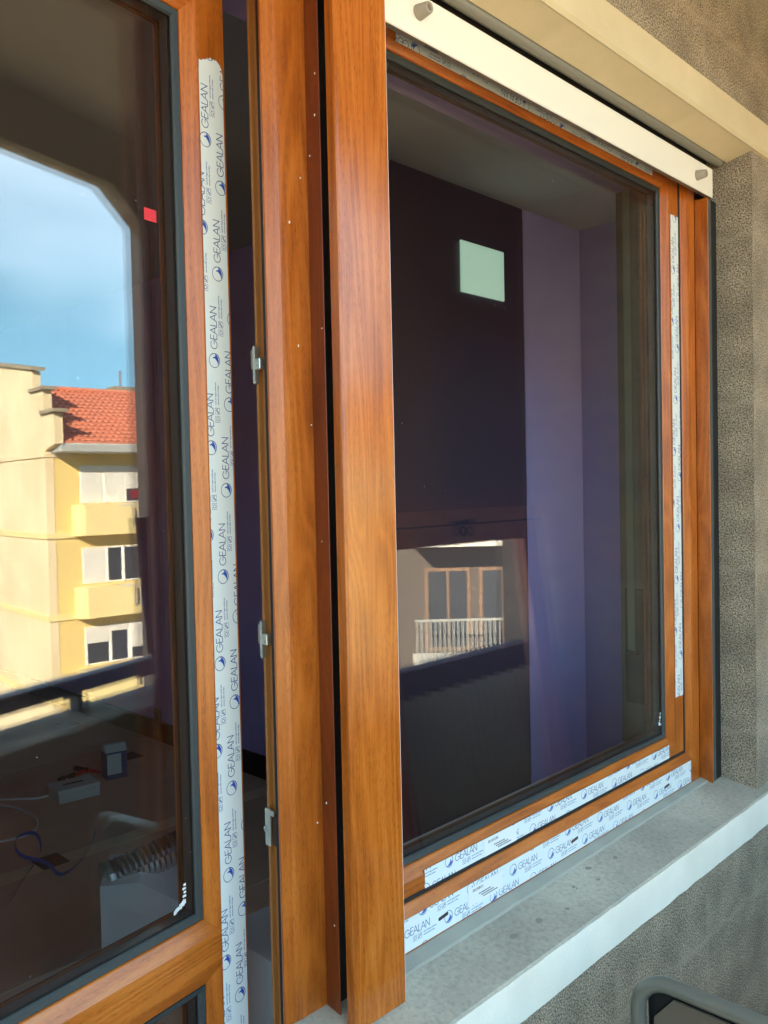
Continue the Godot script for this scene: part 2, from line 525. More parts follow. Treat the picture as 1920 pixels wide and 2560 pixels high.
func camera_and_light() -> void:
	var cam := Camera3D.new()
	cam.name = "camera"
	add_child(cam)
	var yaw := deg_to_rad(45.754)
	var pitch := deg_to_rad(-1.735)
	var roll := deg_to_rad(-1.232)
	var f := Vector3(sin(yaw) * cos(pitch), sin(pitch), -cos(yaw) * cos(pitch))
	var r := Vector3(cos(yaw), 0, sin(yaw))
	var u := r.cross(f)
	cam.transform = Transform3D(Basis(r * cos(roll) + u * sin(roll), u * cos(roll) - r * sin(roll), -f), Vector3(0, 0, 0.9))
	cam.fov = 62.13
	cam.near = 0.02
	cam.far = 400
	cam.current = true
	var env := Environment.new()
	env.background_mode = Environment.BG_SKY
	var sm := ProceduralSkyMaterial.new()
	sm.sky_top_color = Color(0.46, 0.60, 0.70)
	sm.sky_horizon_color = Color(0.60, 0.88, 1.0)
	sm.sky_curve = 0.16
	sm.ground_horizon_color = Color(0.55, 0.55, 0.52)
	sm.ground_bottom_color = Color(0.36, 0.34, 0.31)
	sm.sun_angle_max = 12.0
	sm.sky_cover = clouds()
	sm.sky_cover_modulate = Color(1, 1, 1, 0.75)
	var sky := Sky.new()
	sky.sky_material = sm
	env.sky = sky
	env.background_energy_multiplier = 1.0
	env.tonemap_mode = Environment.TONE_MAPPER_LINEAR
	env.tonemap_exposure = 7.2
	env.sdfgi_enabled = true
	env.ssao_enabled = true
	env.ssil_enabled = true
	var we := WorldEnvironment.new()
	we.name = "world_environment"
	we.environment = env
	add_child(we)
	var sun := DirectionalLight3D.new()
	sun.name = "sun"
	add_child(sun)
	var to_sun := Vector3(-0.93, 0.48, -0.31)
	sun.look_at_from_position(Vector3.ZERO, -to_sun)
	sun.light_energy = 1.5
	sun.light_color = Color(1.0, 0.94, 0.84)
	sun.light_angular_distance = 0.5
	sun.shadow_enabled = true

func clouds() -> ImageTexture:
	var w := 1024
	var h := 512
	var a := noise_image(w, h, w / 4, h, 5, 0.018, 4).get_data()
	var b := noise_image(w, h, w / 2, h / 2, 6, 0.012, 4).get_data()
	var d := PackedByteArray(); d.resize(w * h * 4)
	for i in w * h:
		var v := clampf(((a[i] * 0.6 + b[i] * 0.4) / 255.0 - 0.56) * 3.4, 0, 1)
		d[i * 4] = 250; d[i * 4 + 1] = 250; d[i * 4 + 2] = 252; d[i * 4 + 3] = int(v * 200)
	return texture(w, h, d, Image.FORMAT_RGBA8)

const XW := 2.08      # outer reveal of the wall right of the window
const XR := 2.17      # its inner reveal
const YS := -0.735    # sill height at the frame
const YF := -1.65     # floors
const YC := 1.37      # room ceiling
const FZ := 0.115     # outer face of the facade

func shell() -> void:
	# outer wall, in butting pieces, with an added unseen light gap at the right
	var st := mb()
	box(st, Vector3(XW, -0.80, -0.001), Vector3(3.50, 0.777, FZ))               # right of the window, outer leaf
	struct("facade_wall_right", st, M.stucco)
	st = mb()
	box(st, Vector3(0.80, YF - 0.2, 0.0), Vector3(4.4, -0.834, FZ - 0.012))   # under the window
	struct("facade_wall_below", st, M.stucco)
	st = mb()
	box(st, Vector3(-3.2, 0.858, -0.0), Vector3(4.4, 1.31, FZ))                # above
	struct("facade_wall_above", st, M.stucco)
	st = mb()
	prism(st, PackedVector2Array([Vector2(0.100, 0.7785), Vector2(0.121, 0.7775), Vector2(0.127, 0.784), Vector2(0.127, 0.851), Vector2(0.121, 0.857), Vector2(0.100, 0.857)]), 0, -0.03, 4.4)
	struct("lintel", st, M.plaster_cream)
	st = mb()
	prism(st, PackedVector2Array([Vector2(0.055, 0.764), Vector2(0.119, 0.7770), Vector2(0.099, 0.7780), Vector2(0.099, 0.857), Vector2(0.0, 0.857), Vector2(0.0, 0.80), Vector2(0.055, 0.80)]), 0, 0.80, 4.4)
	struct("lintel_soffit", st, M.plaster_cream)
	st = mb()
	box(st, Vector3(-3.2, YF - 0.2, 0.0), Vector3(-0.03, 0.857, FZ))
	struct("facade_wall_left", st, M.plaster_cream)
	# inner leaf round the opening
	st = mb()
	box(st, Vector3(-3.2, YF - 0.2, -0.29), Vector3(-0.03, YC, -0.002))
	struct("room_wall_left_of_door", st, M.purple)
	st = mb()
	box(st, Vector3(-0.03, 0.80, -0.29), Vector3(4.4, YC, -0.002))
	struct("room_wall_above_opening", st, M.purple)
	st = mb()
	box(st, Vector3(0.80, YF - 0.2, -0.29), Vector3(4.4, YS - 0.002, -0.002))
	struct("room_wall_below_window", st, M.ceiling_white)
	st = mb()
	box(st, Vector3(XR, YS, -0.29), Vector3(3.46, 0.798, -0.004))
	struct("room_wall_reveal", st, M.raw_plaster)

func room() -> void:
	struct("room_floor", box(mb(), Vector3(-3.2, YF - 0.15, -7.2), Vector3(4.4, YF, -0.29)), M.skirting)
	struct("room_ceiling", box(mb(), Vector3(-3.4, YC, -7.4), Vector3(4.6, YC + 0.2, -0.002)), M.ceiling_white)
	struct("room_wall_back", box(mb(), Vector3(-3.4, YF - 0.2, -7.4), Vector3(2.955, YC, -7.2)), M.purple)
	struct("room_wall_left", box(mb(), Vector3(-3.4, YF - 0.2, -7.2), Vector3(-3.2, YC, -0.002)), M.purple)
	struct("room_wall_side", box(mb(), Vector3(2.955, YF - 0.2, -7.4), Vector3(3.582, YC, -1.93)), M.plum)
	struct("room_wall_pier", box(mb(), Vector3(2.48, YF - 0.2, -1.928), Vector3(3.580, YC, -1.58)), M.plum)  # widened to cover a less lit corner, so the wall looks evenly dark
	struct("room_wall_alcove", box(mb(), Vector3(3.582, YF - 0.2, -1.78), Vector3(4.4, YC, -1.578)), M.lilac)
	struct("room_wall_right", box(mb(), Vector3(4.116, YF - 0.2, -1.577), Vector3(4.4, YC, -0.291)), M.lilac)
	# the long side wall is purple; the end facing the window has its shade put into the colour
	struct("room_wall_side_face", box(mb(), Vector3(2.945, YF - 0.2, -7.19), Vector3(2.954, YC, -2.25)), M.purple)
	struct("room_wall_corner", box(mb(), Vector3(4.10, YS, -0.29), Vector3(4.4, 0.798, 0.114)), M.lilac)  # far side of an added, unseen opening that lights the alcove wall
	var sk := mb()
	chbox(sk, Vector3(2.922, YF, -7.19), Vector3(2.945, YF + 0.13, -1.94), 0.004)
	struct("room_skirting", sk, M.skirting)
	# sheets of cardboard laid over the floor
	var g := thing("floor_protection", "brown cardboard sheets taped together over the room floor", "cardboard", Vector3(0, YF, 0))
	var zs := [-0.30, -1.94, -2.78, -4.2, -5.6, -7.1]
	for k in zs.size() - 1:
		var a: float = zs[k]
		var b: float = zs[k + 1]
		part(g, "sheet", chbox(mb(), Vector3(-3.0, 0.001, b + 0.004), Vector3(2.47 if k == 0 else 2.915, 0.007 + 0.0015 * (k % 2), a - 0.004), 0.001), M.cardboard)
	part(g, "tape_strip", box(mb(), Vector3(0.9, 0.0095, -2.83), Vector3(2.9, 0.0105, -2.73)), M.tape)
	for p in [[1.62, -2.80], [2.18, -2.60], [2.62, -3.9], [2.7, -4.9]]:
		part(g, "tape_patch", box(mb(), Vector3(p[0] - 0.06, 0.0108, p[1] - 0.07), Vector3(p[0] + 0.06, 0.0116, p[1] + 0.07)), M.tape_dark)

func loggia() -> void:
	struct("balcony_floor", box(mb(), Vector3(-2.7, YF - 0.2, 0.104), Vector3(3.5, YF, 1.55)), mat("floor_tile", Color8(190, 172, 152), 0.5))
	struct("balcony_ceiling", box(mb(), Vector3(-2.7, 1.311, 0.0), Vector3(3.5, 1.57, 1.55)), M.soffit)
	struct("balcony_wall_left", box(mb(), Vector3(-2.9, YF - 0.2, 0.0), Vector3(-2.7, 1.57, 1.55)), M.plaster_cream)
	struct("balcony_wall_right", box(mb(), Vector3(3.41, YF - 0.2, 0.116), Vector3(3.48, 1.31, 1.55)), M.stucco)  # set short so daylight reaches the added opening beyond it
	# front beam with its sloping haunch
	var poly := PackedVector2Array([Vector2(-2.7, 1.118), Vector2(2.06, 1.118), Vector2(2.335, 0.925), Vector2(2.335, 1.31), Vector2(-2.7, 1.31)])
	struct("balcony_beam", prism(mb(), poly, 2, 1.38, 1.45), M.soffit)
	# closed bay at the right end with a low opening
	var st := mb()
	box(st, Vector3(2.337, -0.12, 1.38), Vector3(3.409, 1.309, 1.45))
	box(st, Vector3(2.337, YF, 1.38), Vector3(2.40, -0.12, 1.45))
	box(st, Vector3(2.40, YF, 1.38), Vector3(3.409, -0.76, 1.45))
	struct("balcony_wall_front", st, mat("dim_render", Color8(112, 98, 104), 0.9))

# ------------------------------------------------------------------ joinery
const SASH := [Vector2(0.0112, -0.075), Vector2(0.0112, -0.030), Vector2(0.0120, -0.0230), Vector2(0.0135, -0.0215), Vector2(0.0305, -0.0140), Vector2(0.0335, -0.0125), Vector2(0.037, -0.012), Vector2(-1, -0.012), Vector2(-1, -0.075)]
const BEAD := [Vector2(-0.0005, -0.0285), Vector2(-0.0005, -0.0265), Vector2(0.003, -0.0240), Vector2(0.0104, -0.0228), Vector2(0.0108, -0.0285)]
const FRAME := [Vector2(0.0, -0.070), Vector2(0.0, -0.0105), Vector2(0.0008, -0.0088), Vector2(0.0025, -0.0078), Vector2(0.0165, -0.0018), Vector2(0.0195, -0.0006), Vector2(0.023, 0.0), Vector2(-1, 0.0), Vector2(-1, -0.070)]

func shifted(prof: Array, dz: float) -> Array:
	var o := []
	for p in prof:
		o.append(Vector2(absf(p.x) if p.x > -0.5 else p.x, p.y + dz))
	return o

func double_pane(parent: Node, r: Rect2, z: float) -> void:
	for k in 2:
		part(parent, "pane", box(mb(), Vector3(r.position.x - 0.012, r.position.y - 0.012, z - 0.004 - 0.020 * k), Vector3(r.end.x + 0.012, r.end.y + 0.012, z - 0.020 * k)), M.glass)
	ring(parent, ["spacer", "spacer"], r, [Vector2(0.0, z - 0.0045), Vector2(0.0, z - 0.0195), Vector2(0.009, z - 0.0195), Vector2(0.009, z - 0.0045)], [0.009, 0.009, 0.009, 0.009], [M.spacer, M.spacer])
	ring(parent, ["inner_bead", "inner_bead"], r, [Vector2(0.0, z - 0.0245), Vector2(0.0, z - 0.030), Vector2(0.016, z - 0.045), Vector2(0.016, z - 0.0245)], [0.016, 0.016, 0.016, 0.016], [M.inner_bead, M.inner_bead])

func window() -> void:
	var t := thing("window", "new oak foil window with printed film on its frame above the concrete sill", "window")
	var inner := Rect2(0.868, -0.661, 1.964 - 0.868, 0.742 + 0.661)
	ring(t, ["frame_rail", "frame_stile"], inner, FRAME, [0.0735, 0.0555, 0.057, 0.066], [M.wood_level, M.wood_upright])
	var gl := Rect2(0.942, -0.598, 1.876 - 0.942, 0.668 + 0.598)
	ring(t, ["sash_rail", "sash_stile"], gl, SASH, [0.070, 0.096, 0.084, 0.09], [M.wood_level, M.wood_upright])
	ring(t, ["gasket", "gasket"], gl, shifted(BEAD, 0.0), [0.02, 0.02, 0.02, 0.02], [M.rubber_grey, M.rubber_grey])
	# black strip painting in the dark gap between sash and frame
	ring(t, ["gap_seal", "gap_seal"], Rect2(inner.position + Vector2(0.007, 0.007), inner.size - Vector2(0.014, 0.014)), [Vector2(0.0, -0.0135), Vector2(0.0005, -0.0108), Vector2(0.0065, -0.0106), Vector2(0.0066, -0.0135)], [0.0035, 0.0035, 0.0035, 0.0035], [M.rubber_black, M.rubber_black])
	double_pane(t, gl, -0.029)
	dust(t, gl, -0.0286, 34, 61)
	# printed film
	var X := Vector3.RIGHT
	var Y := Vector3.UP
	film(t, ragged(0.80, 1.97, -0.7315, -0.679, 3), Vector3(0, 0, 0.0006), X, Y, Vector2(-1.238, 0.697))
	film(t, ragged(1.012, 1.881, -0.6545, -0.6235, 4), Vector3(0, 0, -0.0114), X, Y, Vector2(-1.074, 0.630))
	film(t, ragged(-0.518, 0.622, -1.957, -1.917, 5), Vector3(0, 0, -0.0114), Y, -X, Vector2(0.42, 1.945))
	film(t, ragged(-1.83, -0.985, -0.745, -0.690, 6), Vector3(0, 0, -0.0114), -X, -Y, Vector2(1.09, 0.72))
	# paper stickers on the film, with bars and print
	sticker(t, Vector3(1.107, -0.7175, 0.0012), Vector2(0.098, 0.031))
	sticker(t, Vector3(1.168, -0.6545, -0.0108), Vector2(0.097, 0.0300))
	# drain slots
	for x in [1.030, 1.432, 1.830]:
		var poly := PackedVector2Array()
		for k in 13:
			poly.append(Vector2(x + 0.003, -0.7085) + Vector2.from_angle(PI / 2 + PI * k / 12.0) * 0.003)
		for k in 13:
			poly.append(Vector2(x + 0.022, -0.7065) + Vector2.from_angle(-PI / 2 + PI * k / 12.0) * 0.003)
		part(t, "drain_slot", prism(mb(), poly, 2, -0.001, 0.0009), M.spacer)
	# dabs of plaster left at the corner of the glass
	var g := RandomNumberGenerator.new()
	g.seed = 8
	for k in 5:
		var c := Vector3(1.867 + g.randf_range(-0.005, 0.003), -0.592 + g.randf_range(0.0, 0.045), -0.0265)
		var w := g.randf_range(0.0008, 0.0028)
		part(t, "plaster_dab", chbox(mb(), c - Vector3(w, w * g.randf_range(0.8, 2.4), 0.0010), c + Vector3(w, w * 1.1, 0.0010), w * 0.35), M.label_white)

func dust(parent: Node, r: Rect2, z: float, n: int, sd: int) -> void:
	var g := RandomNumberGenerator.new()
	g.seed = sd
	for k in n:
		var c := Vector3(g.randf_range(r.position.x, r.end.x), g.randf_range(r.position.y, r.end.y), z)
		var w := g.randf_range(0.0003, 0.0008)
		var an := g.randf_range(0, PI)
		var d := Vector3(cos(an), sin(an), 0) * w * g.randf_range(1.0, 2.6)
		var e := Vector3(-sin(an), cos(an), 0) * w * 0.6
		var st := mb()
		quad(st, c - d - e, c + d - e * 0.4, c + d * 0.8 + e, c - d * 0.7 + e)
		part(parent, "dust_speck", st, M.label_white)

func sticker(parent: Node, at: Vector3, size: Vector2) -> void:
	var s := part(parent, "sticker", box(mb(), at, at + Vector3(size.x, size.y, 0.0003)), M.label_white)
	var g := RandomNumberGenerator.new()
	g.seed = int(at.x * 1000)
	var st := mb()
	var z := at.z + 0.0003
	for k in 14:
		var w := g.randf_range(0.0004, 0.0011)
		var x := at.x + size.x * 0.13 + k * 0.0021
		box(st, Vector3(x, at.y + size.y * 0.70, z), Vector3(x + w, at.y + size.y * 0.86, z + 0.0002))
	for row in 3:
		var x := at.x + size.x * (0.30 + 0.06 * row)
		while x < at.x + size.x * (0.62 + 0.1 * row):
			var w := g.randf_range(0.001, 0.0026)
			box(st, Vector3(x, at.y + size.y * (0.42 - 0.13 * row), z), Vector3(x + w, at.y + size.y * (0.49 - 0.13 * row), z + 0.0002))
			x += w + 0.0009
	part(s, "print", st, M.print_dark)

func door() -> void:
	# fixed jamb of the balcony door
	var j := thing("door_frame", "oak foil balcony door jamb with metal keeps left of the window mullion", "door frame")
	var lip := PackedVector2Array([Vector2(0.7195, -0.016), Vector2(0.7185, -0.0125), Vector2(0.7190, -0.0112), Vector2(0.7290, -0.0022), Vector2(0.7312, -0.0007), Vector2(0.7345, 0.0), Vector2(0.799, 0.0), Vector2(0.799, -0.016)])
	part(j, "jamb_face", prism(mb(), lip, 1, -1.6, 0.79), M.wood_upright)
	part(j, "gap_seal", chbox(mb(), Vector3(0.7215, -1.6, -0.026), Vector3(0.731, 0.79, -0.0162), 0.002), M.rubber_black)
	part(j, "rebate", prism(mb(), PackedVector2Array([Vector2(0.728, -0.0262), Vector2(0.799, -0.0162), Vector2(0.799, -0.07), Vector2(0.7425, -0.07), Vector2(0.7425, -0.064), Vector2(0.7375, -0.0625), Vector2(0.7375, -0.0585), Vector2(0.7425, -0.057), Vector2(0.7425, -0.051), Vector2(0.7395, -0.0495), Vector2(0.7395, -0.0455), Vector2(0.7425, -0.044), Vector2(0.7425, -0.0275), Vector2(0.731, -0.0265)]), 1, -1.6, 0.79), M.rebate_brown)
	part(j, "head_rail", chbox(mb(), Vector3(-0.02, 0.73, -0.07), Vector3(0.718, 0.798, 0.0), 0.004), M.wood_level)
	part(j, "hinge_stile", chbox(mb(), Vector3(-0.028, -1.6, -0.07), Vector3(0.045, 0.729, 0.0), 0.004), M.wood_upright)
	part(j, "threshold", chbox(mb(), Vector3(-0.02, YF, -0.07), Vector3(0.80, -1.601, 0.0), 0.004), M.metal)
	for y in [0.173, -0.212]:
		var k := part(j, "keep", box(mb(), Vector3(0.7300, y - 0.026, -0.0605), Vector3(0.7374, y + 0.026, -0.0560)), M.metal)
		part(k, "tongue", chbox(mb(), Vector3(0.7290, y - 0.007, -0.0558), Vector3(0.7374, y + 0.0085, -0.0440), 0.001), M.metal)
		part(k, "tip", box(mb(), Vector3(0.7300, y - 0.005, -0.0645), Vector3(0.7360, y + 0.021, -0.0606)), M.slat_grey)
		part(k, "screw", lathe(mb(), Vector3(0.7290, y + 0.001, -0.050), Vector3(-1, 0, 0), [Vector2(0.0040, 0), Vector2(0.0034, 0.0012), Vector2(0.0014, 0.0008), Vector2(0, 0.0004)], 14), M.metal)
	var kp := part(j, "keep", chbox(mb(), Vector3(0.7295, -0.505, -0.0600), Vector3(0.7335, -0.452, -0.0480), 0.001), M.metal)
	part(kp, "hook", chbox(mb(), Vector3(0.7295, -0.461, -0.0478), Vector3(0.7335, -0.453, -0.0400), 0.001), M.metal)
	part(kp, "box_recess", box(mb(), Vector3(0.7340, -0.504, -0.0470), Vector3(0.7380, -0.461, -0.0330)), M.spacer)
	part(kp, "screw", lathe(mb(), Vector3(0.7295, -0.481, -0.0565), Vector3(-1, 0, 0), [Vector2(0.0044, 0), Vector2(0.0040, 0.0020), Vector2(0.0020, 0.0018), Vector2(0.0016, 0.0004)], 16), M.metal)
	# the leaf, opened a little into the room
	var t := thing("balcony_door", "glazed oak foil balcony door leaf ajar with printed film strip on its stile", "door", Vector3(0.73, 0, -0.11), deg_to_rad(8.5))
	var up := Rect2(-0.60, -0.590, 0.60 - 0.084, 0.641 + 0.590)
	var low := Rect2(-0.60, -1.50, 0.60 - 0.084, 1.50 - 0.706)
	var leaf := shifted(SASH, 0.012)
	ring(t, ["rail", "stile"], up, leaf, [0.058, 0.084, 0.09, 0.08], [M.wood_level, M.wood_upright])
	ring(t, ["rail", "stile"], low, leaf, [0.09, 0.084, 0.058, 0.08], [M.wood_level, M.wood_upright])
	for r in [up, low]:
		ring(t, ["gasket", "gasket"], r, shifted(BEAD, 0.012), [0.02, 0.02, 0.02, 0.02], [M.rubber_grey, M.rubber_grey])
		double_pane(t, r, -0.017)
	dust(t, up, -0.0166, 26, 62)
	# film with a torn top end
	var o := []
	for p in [[-1.55, -0.002], [0.590, -0.004], [0.5985, -0.0075], [0.604, -0.016], [0.602, -0.0185], [0.6045, -0.0205], [0.6015, -0.0235], [0.6035, -0.027], [0.6005, -0.0285], [0.601, -0.032], [0.597, -0.036], [0.5965, -0.0405], [0.5935, -0.0425], [0.594, -0.0475], [0.590, -0.0485], [-1.55, -0.0505]]:
		o.append(Vector2(p[0], -p[1]))
	film(t, o, Vector3(0, 0, 0.0006), Vector3.UP, Vector3.LEFT, Vector2(0.001, -0.018))
	part(t, "red_sticker", box(mb(), Vector3(-0.1355, 0.357, -0.0165), Vector3(-0.1155, 0.373, -0.0160)), M.red)
	var g := RandomNumberGenerator.new()
	g.seed = 21
	var lb := mb()
	for k in 4:
		box(lb, Vector3(-0.104 + 0.002 * (k % 2), -0.560 + 0.0052 * k, -0.0165), Vector3(-0.098, -0.557 + 0.0052 * k, -0.0161))
	for k in 9:
		var x := -0.120 + 0.0024 * k
		box(lb, Vector3(x, -0.578 + 0.0012 * k + g.randf_range(-0.002, 0), -0.0165), Vector3(x + 0.0018, -0.573 + 0.0012 * k + g.randf_range(0, 0.002), -0.0161))
	part(t, "glass_mark", lb, M.label_white)

func cover_and_guides() -> void:
	var t := thing("mullion_cover", "wide oak foil cover board standing between door and window on the sill", "cover board")
	var st := mb()
	var o := PackedVector2Array([Vector2(0.7765, 0.053), Vector2(0.7765, 0.0655), Vector2(0.7772, 0.0680), Vector2(0.7790, 0.0694), Vector2(0.7815, 0.070), Vector2(0.8752, 0.070), Vector2(0.8760, 0.0692), Vector2(0.8760, 0.053), Vector2(0.8730, 0.053), Vector2(0.8730, 0.067), Vector2(0.7795, 0.067), Vector2(0.7795, 0.053)])
	part(t, "board", prism(st, o, 1, -0.7445, 1.05), M.wood_cover)
	part(t, "raw_edge", box(mb(), Vector3(0.87605, -0.7445, 0.0535), Vector3(0.8768, 1.05, 0.0690)), M.label_white)
	var specks := RandomNumberGenerator.new()
	specks.seed = 5
	# shutter guides: a foiled side and a brush slot
	var g := thing("door_shutter_guide", "shutter guide with shade painted into its reddish side and black slot beside the cover board", "shutter guide", Vector3.ZERO, 0.0, "shutter guides")
	part(g, "side", chbox(mb(), Vector3(0.7855, -1.6, 0.0006), Vector3(0.7875, 0.79, 0.0285), 0.0006), M.wood_guide_shade)
	part(g, "brush", box(mb(), Vector3(0.7880, -1.6, 0.0006), Vector3(0.7945, 0.79, 0.018)), M.brush_grey)
	part(g, "slot", box(mb(), Vector3(0.7950, -0.74, 0.0006), Vector3(0.846, 0.79, 0.012)), M.rubber_black)
	g = thing("window_shutter_guide", "oak foil shutter guide between window frame and rough wall", "shutter guide", Vector3.ZERO, 0.0, "shutter guides")
	part(g, "side", chbox(mb(), Vector3(2.0205, YS - 0.012, 0.0006), Vector3(2.0228, 0.674, 0.0335), 0.0006), M.wood_upright)
	part(g, "brush", chbox(mb(), Vector3(2.0232, YS - 0.012, 0.0006), Vector3(2.0490, 0.674, 0.0300), 0.003), M.brush_grey)
	part(g, "slot", box(mb(), Vector3(2.0493, YS - 0.012, 0.0006), Vector3(2.0795, 0.674, 0.0285)), M.rubber_black)
	# flecks of plaster left on the new joinery
	for k in 18:
		var y := specks.randf_range(-0.72, 0.72)
		var w := specks.randf_range(0.0004, 0.0011)
		var h := specks.randf_range(0.0005, 0.0018)
		var c := Vector3(specks.randf_range(0.743, 0.783), y, 0.0)
		if k % 2:
			c = Vector3(0.7853, y, specks.randf_range(0.006, 0.029))
			part(g if k < 0 else t, "plaster_fleck", chbox(mb(), c - Vector3(0.0007, h, w), c + Vector3(0.0004, h, w), 0.0002), M.label_white)
		elif k % 4 == 0:
			part(t, "plaster_fleck", chbox(mb(), c - Vector3(w, h, 0.0003), c + Vector3(w, h, 0.0008), 0.0002), M.label_white)

func shutter_bar() -> void:
	var t := thing("shutter_end_bar", "cream end bar of the raised roller shutter with two grey stops", "shutter")
	var prof := PackedVector2Array([Vector2(0.025, 0.6775), Vector2(0.0345, 0.6765), Vector2(0.036, 0.678), Vector2(0.036, 0.7440), Vector2(0.0345, 0.7455), Vector2(0.025, 0.7455)])
	part(t, "bar", prism(mb(), prof, 0, 0.81, 2.0435), M.bar_cream)
	part(t, "bottom_lip", box(mb(), Vector3(0.81, 0.6757, 0.0255), Vector3(2.0425, 0.6764, 0.0342)), M.bar_brown)
	for x in [1.02, 1.50, 1.99]:
		part(t, "drain_slot", chbox(mb(), Vector3(x - 0.016, 0.6748, 0.0275), Vector3(x + 0.016, 0.6756, 0.0325), 0.0003), M.spacer)
	for x in [0.985, 1.957]:
		var y: float = 0.715 if x < 1 else 0.7085
		part(t, "stop", lathe(mb(0), Vector3(x, y, 0.036), Vector3(0, -0.02, 1), [Vector2(0.0115, 0), Vector2(0.0115, 0.001), Vector2(0.0088, 0.022), Vector2(0.0080, 0.0230), Vector2(0.0058, 0.0230), Vector2(0.0052, 0.020), Vector2(0.0050, 0.010), Vector2(0, 0.010)], 24), M.plug_grey)
	# slat above the bar and the seal along the soffit
	part(t, "slat", box(mb(), Vector3(0.81, 0.7465, 0.012), Vector3(2.0435, 0.80, 0.020)), M.spacer)
	part(t, "soffit_seal", tube(mb(), [Vector3(0.81, 0.764, 0.042), Vector3(2.065, 0.764, 0.042)], 0.0115, 14), M.slat_grey)

func sill() -> void:
	var t := thing("window_sill", "grey concrete window sill with white painted front under the window", "window sill")
	var top := PackedVector2Array([Vector2(-0.001, YS - 0.03), Vector2(-0.001, YS - 0.0015), Vector2(0.136, YS - 0.0215), Vector2(0.1385, YS - 0.024), Vector2(0.1385, YS - 0.03)])
	part(t, "slab", prism(mb(), top, 0, 0.72, 2.25), M.concrete)
	# painted front, slightly wavy along its lower edge
	var g := RandomNumberGenerator.new()
	g.seed = 12
	var st := mb()
	var n := 40
	var ys := []
	var yt := []
	for k in n + 1:
		ys.append(-0.8325 + g.randf_range(-0.0018, 0.0018))
		yt.append(YS - 0.0245 + g.randf_range(-0.0009, 0.0009))
	for k in n:
		var a := lerpf(0.72, 2.25, float(k) / n)
		var b := lerpf(0.72, 2.25, float(k + 1) / n)
		quad(st, Vector3(a, ys[k], 0.1405), Vector3(b, ys[k + 1], 0.1405), Vector3(b, yt[k + 1], 0.1405), Vector3(a, yt[k], 0.1405))
		quad(st, Vector3(a, ys[k], 0.103), Vector3(b, ys[k + 1], 0.103), Vector3(b, ys[k + 1], 0.1405), Vector3(a, ys[k], 0.1405))
		quad(st, Vector3(a, yt[k], 0.1405), Vector3(b, yt[k + 1], 0.1405), Vector3(b, yt[k + 1], 0.1387), Vector3(a, yt[k], 0.1387))
	part(t, "painted_front", st, M.white_paint)
	# mortar strip along the frame
	st = mb()
	var prev := []
	for k in 61:
		var x := lerpf(0.80, XW - 0.002, k / 60.0)
		var w := lerpf(0.034, 0.022, k / 60.0) + g.randf_range(-0.0009, 0.0009)
		var h := 0.0025 + g.randf_range(-0.0004, 0.0004)
		var now := [Vector3(x, YS - 0.0012 + h, 0.0006), Vector3(x, YS - 0.0012 + h - w * 0.146, w - 0.004), Vector3(x, YS - 0.0018 - w * 0.146, w)]
		if prev:
			for i in 2:
				quad(st, prev[i], now[i], now[i + 1], prev[i + 1])
		prev = now
	part(t, "mortar_strip", st, M.mortar)
	# round stains and grit on the slab
	for p in [[1.42, 0.045, 0.009], [1.50, 0.058, 0.008], [1.34, 0.062, 0.0055], [1.40, 0.078, 0.006], [1.20, 0.080, 0.010], [1.27, 0.092, 0.006], [1.13, 0.078, 0.011]]:
		st = mb()
		var y: float = YS - 0.0015 - 0.146 * (p[1] + 0.001) + 0.0004
		var c := Vector3(p[0], y, p[1])
		var last := Vector3.ZERO
		for k in 25:
			var an := TAU * k / 24.0
			var r: float = p[2] * (0.8 + 0.10 * sin(2 * an + p[0] * 40) + 0.05 * sin(3 * an))
			var v := c + Vector3(cos(an) * r, -0.146 * sin(an) * r * 0.7, sin(an) * r * 0.7)
			if k:
				tri(st, c, last, v)
			last = v
		part(t, "stain", st, M.stain if M.has("stain") else mat("stain", Color8(132, 130, 120), 0.9))
	for k in 40:
		var x := g.randf_range(0.9, 2.05)
		var z := g.randf_range(0.035, 0.13)
		var r := g.randf_range(0.0007, 0.0018)
		var c := Vector3(x, YS - 0.0015 - 0.146 * z + r * 0.4, z)
		part(t, "grit", chbox(mb(), c - Vector3(r, r, r), c + Vector3(r, r * 0.6, r), r * 0.4), M.mortar)

